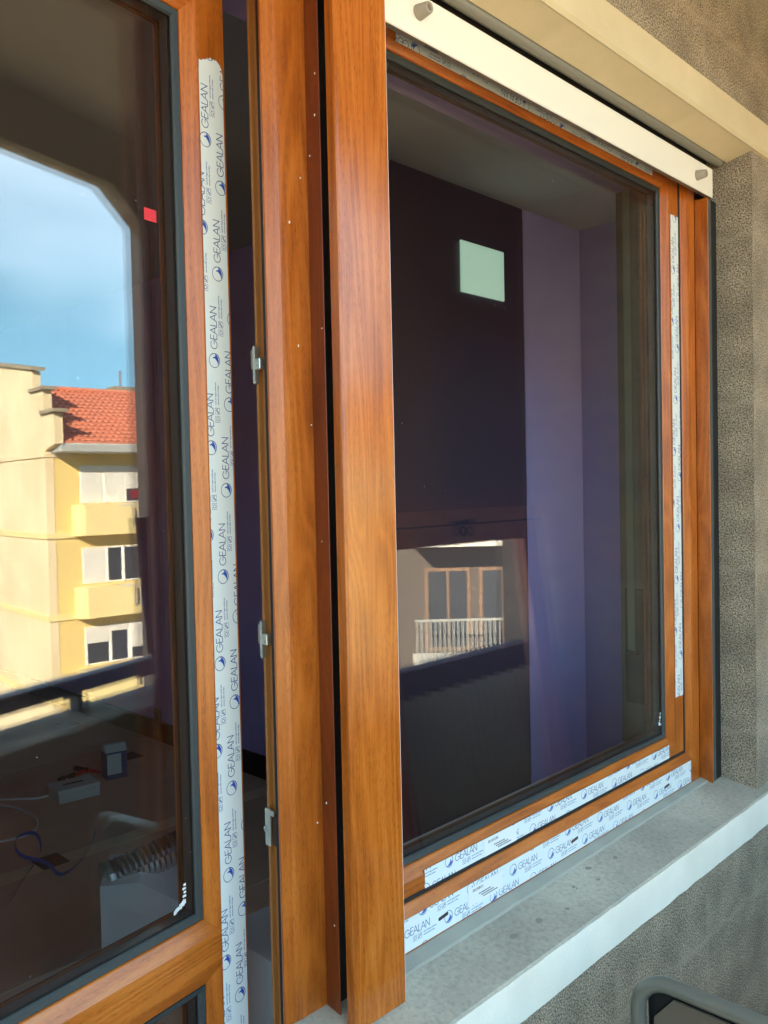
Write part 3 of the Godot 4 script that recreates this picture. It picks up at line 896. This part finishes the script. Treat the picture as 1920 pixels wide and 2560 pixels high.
# ------------------------------------------------------------------ inside the room
func room_things() -> void:
	# square lamp panel on the plum wall
	var t := thing("wall_lamp", "glowing pale green square lamp panel on the dark plum wall", "wall lamp", Vector3(3.243, 1.004, -1.58))
	part(t, "lamp_panel", chbox(mb(), Vector3(-0.164, -0.118, 0.001), Vector3(0.164, 0.118, 0.012), 0.002), M.lamp_glow)
	var al := AreaLight3D.new()
	al.name = "lamp_light"
	al.area_size = Vector2(0.3, 0.22)
	al.light_energy = 0.004
	al.light_color = Color8(186, 232, 206)
	al.shadow_enabled = true
	t.add_child(al)
	al.position = Vector3(0, 0, 0.02)
	al.rotation.y = PI
	# shutter strap on the raw reveal
	t = thing("shutter_strap", "pale green shutter strap hanging down the raw plaster reveal", "strap")
	part(t, "belt", chbox(mb(), Vector3(XR - 0.016, -0.47, -0.262), Vector3(XR - 0.0145, 0.796, -0.240), 0.0004), M.strap_green)
	part(t, "winder_slot", chbox(mb(), Vector3(XR - 0.022, -0.483, -0.268), Vector3(XR - 0.0005, -0.470, -0.232), 0.003), M.spacer)
	part(t, "winder_plate", chbox(mb(), Vector3(XR - 0.006, -0.62, -0.275), Vector3(XR - 0.0004, -0.30, -0.205), 0.002), M.spacer)
	# socket
	t = thing("wall_socket", "grey socket plate low on the purple side wall", "socket", Vector3(2.944, -1.49, -4.1))
	part(t, "plate", chbox(mb(), Vector3(-0.012, -0.045, -0.04), Vector3(-0.0003, 0.045, 0.04), 0.003), M.slat_grey)
	part(t, "rocker", chbox(mb(), Vector3(-0.016, -0.026, -0.022), Vector3(-0.0122, 0.026, 0.022), 0.001), M.brush_grey)
	# small things on the cardboard floor
	var y := YF + 0.012
	t = thing("white_carton", "small white carton with slit lid on the cardboard floor", "box", Vector3(2.07, y, -3.50), deg_to_rad(-6))
	part(t, "body", chbox(mb(), Vector3(-0.11, 0, -0.08), Vector3(0.11, 0.05, 0.08), 0.002), M.carton_white)
	part(t, "lid", chbox(mb(), Vector3(-0.113, 0.0505, -0.083), Vector3(0.113, 0.072, 0.083), 0.002), M.carton_white)
	part(t, "handle_slit", box(mb(), Vector3(-0.06, 0.0722, -0.012), Vector3(0.05, 0.0730, 0.010)), M.print_dark)
	t = thing("blue_carton", "dark blue carton with white label standing on the cardboard floor", "carton", Vector3(2.37, y, -3.62), deg_to_rad(-12))
	part(t, "body", chbox(mb(), Vector3(-0.06, 0, -0.05), Vector3(0.06, 0.155, 0.05), 0.002), M.carton_blue)
	part(t, "top_flap", prism(mb(), PackedVector2Array([Vector2(-0.05, 0.1555), Vector2(0.05, 0.1555), Vector2(0.02, 0.195), Vector2(-0.012, 0.195)]), 0, -0.06, 0.06), M.carton_white)
	part(t, "label_patch", box(mb(), Vector3(-0.054, 0.03, 0.0502), Vector3(0.026, 0.145, 0.0510)), M.carton_white)
	for k in 2:
		t = thing("screwdriver", ["black handled screwdriver with red collar lying behind the white carton", "short black screwdriver pointing away behind the white carton"][k], "screwdriver", [Vector3(2.10, y + 0.016, -3.76), Vector3(2.26, y + 0.016, -3.90)][k], deg_to_rad([12, -70][k]))
		part(t, "handle", lathe(mb(0), Vector3.ZERO, Vector3.RIGHT, [Vector2(0, 0), Vector2(0.014, 0.004), Vector2(0.016, 0.03), Vector2(0.012, 0.07), Vector2(0.015, 0.1), Vector2(0.009, 0.115)], 12), M.iron)
		part(t, "collar", lathe(mb(0), Vector3(0.115, 0, 0), Vector3.RIGHT, [Vector2(0.009, 0), Vector2(0.011, 0.02), Vector2(0.006, 0.09), Vector2(0, 0.09)], 10), M.red)
	# blue packing band
	t = thing("packing_band", "blue plastic packing band curled on the cardboard floor", "band", Vector3(1.54, y, -2.72))
	var st := mb()
	var pts := [Vector3(-0.22, 0.002, 0.20), Vector3(-0.10, 0.02, 0.06), Vector3(0.02, 0.06, -0.05), Vector3(0.02, 0.13, -0.10), Vector3(-0.08, 0.15, -0.06), Vector3(-0.09, 0.10, 0.0), Vector3(0.0, 0.05, 0.05), Vector3(0.03, 0.01, 0.12), Vector3(0.14, 0.004, 0.06), Vector3(0.25, 0.02, -0.04), Vector3(0.31, 0.05, -0.12)]
	var last := []
	for k in pts.size() * 4 - 3:
		var f := k / 4.0
		var i := int(f)
		var q: Vector3 = pts[i] if i + 1 >= pts.size() else (pts[i] as Vector3).cubic_interpolate(pts[i + 1], pts[maxi(i - 1, 0)], pts[mini(i + 2, pts.size() - 1)], f - i)
		var now := [q, q + Vector3(0.004, 0.018, 0.010)]
		if last:
			quad(st, last[0], now[0], now[1], last[1])
		last = now
	part(t, "band", st, M.blue_band)
	for k in 2:
		var ends: Array = [[Vector3(1.60, 0, -3.95), Vector3(1.77, 0, -3.74), Vector3(1.85, 0, -3.66), Vector3(1.93, 0, -3.60), Vector3(2.04, 0, -3.635), Vector3(2.12, 0.03, -3.69)], [Vector3(1.66, 0, -3.75), Vector3(1.76, 0, -3.60), Vector3(1.79, 0, -3.38), Vector3(1.75, 0, -3.23), Vector3(1.68, 0, -3.16), Vector3(1.60, 0, -3.16), Vector3(1.48, 0, -3.20)]][k]
		var way := []
		for n in (ends.size() - 1) * 6 + 1:
			var f := n / 6.0
			var q := mini(int(f), ends.size() - 2)
			way.append((ends[q] as Vector3).cubic_interpolate(ends[q + 1], ends[maxi(q - 1, 0)], ends[mini(q + 2, ends.size() - 1)], f - q) + Vector3(0, y + 0.006, 0))
		single("loose_cable", tube(mb(), way, 0.006, 8), M.label_white, ["pale cable running straight to the white carton on the floor", "pale cable curling in a loop on the floor before the white carton"][k], "cable", "cables on the room floor")
	# extractor box with foil duct
	t = thing("extractor_box", "white plastic extractor box standing on the floor near the door", "box", Vector3(1.47, YF + 0.008, -1.62), deg_to_rad(-35))
	part(t, "body", prism(mb(), PackedVector2Array([Vector2(-0.17, 0), Vector2(0.17, 0), Vector2(0.17, 0.26), Vector2(-0.05, 0.40), Vector2(-0.17, 0.40)]), 2, -0.10, 0.14), M.plastic_white)
	part(t, "rim", chbox(mb(), Vector3(-0.19, 0.0, -0.12), Vector3(0.19, 0.03, 0.16), 0.004), M.plastic_white)
	t = thing("foil_duct", "shiny corrugated foil duct lying over the white extractor box", "duct", Vector3.ZERO)
	var prof := []
	for k in 49:
		prof.append(Vector2(0.05 + (0.006 if k % 2 else 0.0), k * 0.0095))
	part(t, "corrugated_tube", lathe(mb(), Vector3(1.32, -1.255, -1.66), Vector3(0.80, 0.12, 0.10), prof, 20), M.foil)
	part(t, "clamp", lathe(mb(), Vector3(1.30, -1.258, -1.663), Vector3(0.80, 0.12, 0.10), [Vector2(0.058, 0), Vector2(0.060, 0.004), Vector2(0.058, 0.018), Vector2(0.04, 0.02)], 20), M.metal)

# ------------------------------------------------------------------ on the loggia
func chair() -> void:
	var t := thing("metal_chair", "grey tubular metal chair with sheet backrest in front of the wall", "chair", Vector3(1.243, YF + 0.0, -0.008))
	var r := 0.0125
	var back := []
	var h := 0.857
	back.append(Vector3(-0.02, 0.40, 0.262))
	back.append(Vector3(-0.012, 0.60, 0.256))
	for k in 9:
		var a := PI - PI / 2 * k / 8.0
		back.append(Vector3(-0.004, h - 0.055 + 0.055 * sin(a), 0.305 + 0.055 * cos(a)))
	for k in 9:
		var a := PI / 2 - PI / 2 * k / 8.0
		back.append(Vector3(-0.004, h - 0.055 + 0.055 * sin(a), 0.615 + 0.055 * cos(a)))
	back.append(Vector3(-0.012, 0.60, 0.664))
	back.append(Vector3(-0.02, 0.40, 0.658))
	part(t, "back_frame", tube(mb(), back, r, 14), M.chair_tube)
	var poly := PackedVector2Array([Vector2(0.285, 0.63), Vector2(0.635, 0.63), Vector2(0.655, 0.71), Vector2(0.652, 0.79), Vector2(0.615, 0.830), Vector2(0.305, 0.830), Vector2(0.272, 0.79), Vector2(0.270, 0.71)])
	part(t, "backrest", prism(mb(), poly, 0, 0.006, 0.010), M.chair_panel)
	var pad := PackedVector2Array([Vector2(0.262, 0.65), Vector2(0.66, 0.65), Vector2(0.664, 0.81), Vector2(0.648, 0.836), Vector2(0.62, 0.852), Vector2(0.30, 0.852), Vector2(0.272, 0.838), Vector2(0.258, 0.81)])
	part(t, "back_pad", prism(mb(), pad, 0, 0.014, 0.024), M.rubber_black)
	for z in [0.325, 0.60]:
		part(t, "bolt", lathe(mb(0), Vector3(0.006, 0.765, z), Vector3(-1, 0, 0), [Vector2(0.006, 0), Vector2(0.005, 0.002), Vector2(0.0, 0.003)], 12), M.metal)
	part(t, "seat", chbox(mb(), Vector3(0.0, 0.43, 0.27), Vector3(0.40, 0.455, 0.65), 0.006), M.rubber_black)
	for z in [0.262, 0.658]:
		part(t, "leg", tube(mb(), [Vector3(-0.02, 0.40, z), Vector3(0.06, 0.0, z)], r, 12), M.chair_tube)
		part(t, "leg", tube(mb(), [Vector3(0.38, 0.44, z), Vector3(0.34, 0.0, z)], r, 12), M.chair_tube)

func loggia_things() -> void:
	# coping, railing and the brick pier, seen in the door glass
	var t := thing("balcony_railing", "grey metal railing bar on short posts above the concrete coping", "railing", Vector3(0, 0, 1.40))
	part(t, "handrail", chbox(mb(), Vector3(-2.69, -0.698, -0.028), Vector3(2.33, -0.636, 0.028), 0.004), M.rail_grey)
	for x in [-1.9, -0.65, 0.60, 1.852]:
		part(t, "post", chbox(mb(), Vector3(x - 0.024, -0.759, -0.024), Vector3(x + 0.024, -0.699, 0.024), 0.003), M.rail_grey)
	single("parapet_coping", chbox(mb(), Vector3(-2.69, -0.84, 1.22), Vector3(2.334, -0.760, 1.46), 0.006), M.concrete, "grey concrete coping slab along the balcony front under the railing", "coping")
	t = thing("parapet_wall", "low rendered parapet wall under the coping at the balcony end", "wall")
	part(t, "wall", box(mb(), Vector3(1.56, YF, 1.27), Vector3(2.334, -0.841, 1.42)), M.brown_render)
	t = thing("brick_pier", "red brick pier carrying the concrete coping slab", "pier", Vector3(1.50, YF, 1.34))
	var y := 0.0
	var row := 0
	while y < 0.80:
		var h := minf(0.085, 0.805 - y)
		for k in 2:
			var a := -0.115 + 0.0005 if k == 0 else (0.002 if row % 2 else -0.052)
			var b := (-0.006 if row % 2 else -0.060) if k == 0 else 0.055
			part(t, "brick", chbox(mb(), Vector3(a, y + 0.004, -0.07), Vector3(b, y + h - 0.004, 0.07), 0.003), M.brick if (row + k) % 3 else M.brick_dark)
		y += h
		row += 1
	part(t, "joint_core", box(mb(), Vector3(-0.110, 0.0, -0.063), Vector3(0.050, 0.806, 0.063)), M.joint)
	single("parapet_wall", box(mb(), Vector3(-2.69, YF, 1.27), Vector3(1.22, -0.841, 1.42)), M.plaster_cream, "unseen cream parapet wall added under the coping to block low light", "wall")  # made solid to block light coming up from the street
	# brown cloth hung at the end of the railing
	var st := mb()
	var cl := PackedVector2Array([Vector2(2.15, -0.10), Vector2(2.325, -0.09), Vector2(2.325, -0.70), Vector2(2.20, -0.62), Vector2(2.185, -0.47), Vector2(2.165, -0.27)])
	single("hanging_cloth", prism(st, cl, 2, 1.385, 1.405), M.brown_cloth, "dark brown cloth hanging against the pier at the balcony end", "cloth")
	# old casement leaning in the closed bay
	t = thing("old_casement", "old reddish wooden casement with iron latch leaning by the low opening", "casement", Vector3(0, -1.50, 1.13))
	t.rotation.x = deg_to_rad(7.4)
	ring(t, ["rail", "stile"], Rect2(2.30, 0.12, 3.20 - 2.30, 1.26 - 0.12), [Vector2(0, -0.02), Vector2(0, 0.015), Vector2(0.012, 0.022), Vector2(-1, 0.022), Vector2(-1, -0.02)], [0.12, 0.16, 0.145, 0.1], [M.old_wood, M.old_wood])
	part(t, "pane", box(mb(), Vector3(2.29, 0.11, -0.004), Vector3(3.21, 1.27, 0.0)), M.glass)
	part(t, "joint_groove", box(mb(), Vector3(2.22, 1.338, 0.0), Vector3(3.35, 1.345, -0.0212)), M.iron)
	var lt := part(t, "latch", tube(mb(), [Vector3(2.72, 1.345, -0.035), Vector3(2.84, 1.352, -0.035)], 0.010, 10), M.iron)
	for x in [2.755, 2.80]:
		part(lt, "ring_pull", tube(mb(), arc3(Vector3(x, 1.312, -0.036), 0.018), 0.005, 8), M.iron)
	# pale corrugated sheet under the opening
	st = mb()
	for k in 60:
		var a := 2.42 + k * 0.016
		quad(st, Vector3(a, YF, 1.17 + 0.02 * sin(k * 1.05)), Vector3(a + 0.016, YF, 1.17 + 0.02 * sin(k * 1.05 + 1.05)), Vector3(a + 0.016, -0.86, 1.33 + 0.02 * sin(k * 1.05 + 1.05)), Vector3(a, -0.86, 1.33 + 0.02 * sin(k * 1.05)))
	single("corrugated_sheet", st, M.sheet_pale, "pale corrugated sheet leaning under the low opening of the loggia", "sheet")

func arc3(c: Vector3, r: float) -> Array:
	var o := []
	for k in 17:
		o.append(c + Vector3(cos(TAU * k / 16.0), sin(TAU * k / 16.0), 0) * r)
	return o

# ------------------------------------------------------------------ across the street, mirrored in the glass or added for bounce light
func house_window(b: Node, x0: float, x1: float, y0: float, y1: float, leaves: Array) -> void:   # leaves: [from, to, how far the shutter is down 0..1]
	var w := part(b, "window", box(mb(), Vector3(x0, y0, -0.02), Vector3(x1, y1, 0.02)), M.shutter)
	for l in leaves:
		var a: float = l[0]
		var c: float = l[1]
		var down: float = lerpf(y1 - 0.06, y0 + 0.06, l[2])
		if l[2] < 1.0:
			part(w, "pane", box(mb(), Vector3(a + 0.05, y0 + 0.06, -0.028), Vector3(c - 0.05, down, -0.022)), M.dark_pane)
		var st := mb()
		var y := y1 - 0.05
		while y > down:
			box(st, Vector3(a + 0.03, y - 0.045, -0.045), Vector3(c - 0.03, y, -0.03))
			y -= 0.052
		if l[2] > 0.0:
			part(w, "shutter_slats", st, M.shutter)
	for l in leaves:
		part(w, "mullion", box(mb(), Vector3(l[0] - 0.03, y0, -0.05), Vector3(l[0] + 0.03, y1, -0.022)), M.shutter)

func yellow_house() -> void:
	var b := thing("yellow_apartment_house", "yellow apartment house with red tiled roof and stepped gable across the street", "building", Vector3(21.66, 0, 23.87), deg_to_rad(21.5))
	var base := -13.0
	part(b, "wall", box(mb(), Vector3(0.0, base, 0.0), Vector3(14.0, 1.55, 9.0)), M.yellow_wall)
	# gable wall with stepped parapet (local axes: x along the facade, z away)
	var gp := PackedVector2Array([Vector2(-0.02, base), Vector2(-0.02, 1.55), Vector2(-1.05, 1.75), Vector2(-1.05, 2.85), Vector2(-0.05, 2.9), Vector2(-0.05, 3.72), Vector2(1.0, 3.75), Vector2(1.0, 4.52), Vector2(2.6, 4.85), Vector2(4.5, 5.1), Vector2(6.4, 4.85), Vector2(8.0, 4.52), Vector2(8.0, 3.75), Vector2(9.05, 3.72), Vector2(9.05, base)])
	part(b, "gable", prism(mb(), gp, 0, -0.25, 0.05), M.cream_wall)
	for c in [[-1.3, 0.0, 2.85], [-0.25, 1.05, 3.73], [8.0, 9.2, 3.73]]:
		part(b, "coping_stone", box(mb(), Vector3(-0.36, c[2], c[0]), Vector3(0.16, c[2] + 0.12, c[1] + 0.15)), M.cap_stone)
	part(b, "coping_stone", prism(mb(), PackedVector2Array([Vector2(0.8, 4.53), Vector2(4.5, 5.11), Vector2(8.2, 4.53), Vector2(8.2, 4.66), Vector2(4.5, 5.25), Vector2(0.8, 4.66)]), 0, -0.36, 0.16), M.cap_stone)
	for y in [1.42, -1.55, -4.55, -7.6, -10.6]:
		part(b, "string_course", box(mb(), Vector3(-0.31, y - 0.11, -0.06), Vector3(0.80, y + 0.10, 9.1)), M.cream_wall if y > 1 else M.yellow_pale)
	# tiled roof: rows of overlapping tiles
	var st := mb()
	var rows := 15
	for k in rows:
		var z0 := lerpf(-0.95, 4.5, float(k) / rows)
		var z1 := lerpf(-0.95, 4.5, (k + 1.0) / rows) + 0.06
		var y0 := lerpf(1.80, 4.30, float(k) / rows)
		var y1 := lerpf(1.80, 4.30, (k + 1.0) / rows)
		for c in 60:
			var x := 0.06 + c * 0.24
			quad(st, Vector3(x, y0 + 0.07, z0), Vector3(x + 0.12, y0 + 0.12, z0), Vector3(x + 0.12, y1 + 0.03, z1), Vector3(x, y1 - 0.02, z1))
			quad(st, Vector3(x + 0.12, y0 + 0.12, z0), Vector3(x + 0.24, y0 + 0.07, z0), Vector3(x + 0.24, y1 - 0.02, z1), Vector3(x + 0.12, y1 + 0.03, z1))
		quad(st, Vector3(0.06, y0 - 0.02, z0), Vector3(14.4, y0 - 0.02, z0), Vector3(14.4, y0 + 0.08, z0), Vector3(0.06, y0 + 0.08, z0))
	quad(st, Vector3(0.0, 4.3, 4.5), Vector3(14.4, 4.3, 4.5), Vector3(14.4, 1.6, 9.8), Vector3(0.0, 1.6, 9.8))
	var rf := part(b, "roof", st, M.roof_tile)
	part(rf, "ridge", tube(mb(), [Vector3(0.05, 4.33, 4.5), Vector3(14.4, 4.33, 4.5)], 0.12, 8), M.roof_tile)
	part(rf, "chimney", box(mb(), Vector3(4.9, 3.4, 5.6), Vector3(5.9, 4.75, 6.4)), M.cap_stone)
	part(rf, "mast", box(mb(), Vector3(5.35, 4.76, 5.95), Vector3(5.45, 5.5, 6.05)), M.rail_grey)
	part(b, "gutter", chbox(mb(), Vector3(-0.06, 1.44, -1.0), Vector3(14.4, 1.78, -0.02), 0.05), M.gutter)
	# storeys: recessed window bands and rounded balcony fronts
	for k in 4:
		var y := 3.05 * -k
		match k:
			0: house_window(b, 1.0, 4.4, y - 0.40, y + 1.0, [[1.05, 1.85, 1.0], [1.95, 2.70, 1.0], [2.75, 3.55, 0.62], [3.6, 4.35, 1.0]])
			1: house_window(b, 1.0, 4.4, y - 0.35, y + 1.0, [[1.05, 1.85, 1.0], [1.95, 2.55, 0.0], [2.60, 3.4, 0.0], [3.5, 4.3, 1.0]])
			2: house_window(b, 1.0, 4.4, y - 0.35, y + 1.08, [[1.05, 1.95, 0.4], [2.0, 2.7, 0.15], [2.8, 3.6, 0.7], [3.7, 4.3, 1.0]])
			3: house_window(b, 1.0, 4.4, y - 0.35, y + 1.05, [[1.05, 1.95, 1.0], [2.0, 2.7, 1.0], [2.8, 3.6, 0.5], [3.7, 4.3, 1.0]])
		house_window(b, 6.6, 9.0, y - 0.35, y + 1.0, [[6.65, 7.7, 0.5], [7.8, 8.9, 1.0]])
		# a lighter balcony box, its corner rounded
		var o := PackedVector2Array([Vector2(0.66, -0.01), Vector2(0.68, -0.35), Vector2(0.78, -0.52), Vector2(0.95, -0.60), Vector2(2.75, -0.60), Vector2(2.75, -0.01)])
		part(b, "balcony", prism(mb(), o, 1, y - 1.58, y - 0.44), M.yellow_pale)
		part(b, "balcony", box(mb(), Vector3(2.76, y - 1.58, -0.62), Vector3(5.4, y - 1.30, -0.01)), M.yellow_pale)
		var rl := mb()
		for x in 16:
			box(rl, Vector3(2.80 + x * 0.16, y - 1.29, -0.60), Vector3(2.83 + x * 0.16, y - 0.46, -0.57))
		box(rl, Vector3(2.20, y - 0.50, -0.62), Vector3(5.4, y - 0.45, -0.55))
		part(b, "balcony_railing", rl, M.balcony_rail)
	part(b, "curtain", box(mb(), Vector3(2.95, -0.25, -0.032), Vector3(3.48, 0.05, -0.029)), M.curtain_red)
	struct("ground", box(mb(), Vector3(-150, -13.2, -150), Vector3(150, -13.0, 150)), M.paving)

func far_house() -> void:
	var b := thing("grey_apartment_house", "grey apartment house with pale balconies and railings beyond the low opening", "building", Vector3(14.2, 0, 12.3), deg_to_rad(44))
	part(b, "wall", box(mb(), Vector3(-0.1, -13.0, 0.0), Vector3(12, 8, 5)), M.shaded_render)  # dark wall colour stands in for shade on this facade
	for k in 6:
		var y := -9.6 + 2.75 * k
		for c in 2:
			var x := 0.2 + c * 5.2
			part(b, "balcony", box(mb(), Vector3(x, y, -1.0), Vector3(x + 3.6, y + 0.24, -0.01)), M.pale_render)
			part(b, "pale_panel", box(mb(), Vector3(x + 2.8, y + 0.25, -0.95), Vector3(x + 3.5, y + 2.4, -0.02)), M.pale_render)
			for q in 2:
				var w := part(b, "window", box(mb(), Vector3(x + 0.3 + q * 1.25, y + 0.3, -0.03), Vector3(x + 1.35 + q * 1.25, y + 2.2, -0.005)), M.window_brown)
				part(w, "pane", box(mb(), Vector3(x + 0.38 + q * 1.25, y + 0.38, -0.04), Vector3(x + 0.80 + q * 1.25, y + 2.12, -0.031)), M.dark_pane)
				part(w, "pane", box(mb(), Vector3(x + 0.86 + q * 1.25, y + 0.38, -0.04), Vector3(x + 1.27 + q * 1.25, y + 2.12, -0.031)), M.dark_pane)
			var rl := mb()
			for n in 36:
				box(rl, Vector3(x + 0.03 + n * 0.1, y + 0.24, -0.99), Vector3(x + 0.055 + n * 0.1, y + 1.12, -0.97))
			box(rl, Vector3(x, y + 1.12, -1.0), Vector3(x + 3.6, y + 1.17, -0.95))
			part(b, "railing", rl, M.rail_dull)
	part(b, "flower_pot", lathe(mb(), Vector3(2.7, -1.35 + 0.25, -0.8), Vector3.UP, [Vector2(0.1, 0), Vector2(0.16, 0.3), Vector2(0.22, 0.5), Vector2(0.05, 0.6)], 10), M.flower)

	b = thing("added_row_house", "unseen cream row house added across the street for warm bounce light", "building", Vector3(-38, 0, 30))  # out of view, put in to bounce warm light into the loggia
	part(b, "wall", box(mb(), Vector3(0, -13.0, 0), Vector3(44, 2.2, 9)), M.cream_wall)
	part(b, "roof", prism(mb(), PackedVector2Array([Vector2(-0.6, 2.21), Vector2(9.6, 2.21), Vector2(4.5, 4.6)]), 0, -0.4, 44.4), M.roof_tile)
	for k in 4:
		for n in 14:
			part(b, "window", box(mb(), Vector3(1.2 + n * 3.1, -10.6 + k * 3.1, -0.06), Vector3(2.5 + n * 3.1, -9.1 + k * 3.1, -0.005)), M.shutter if (n + k) % 3 else M.dark_pane)
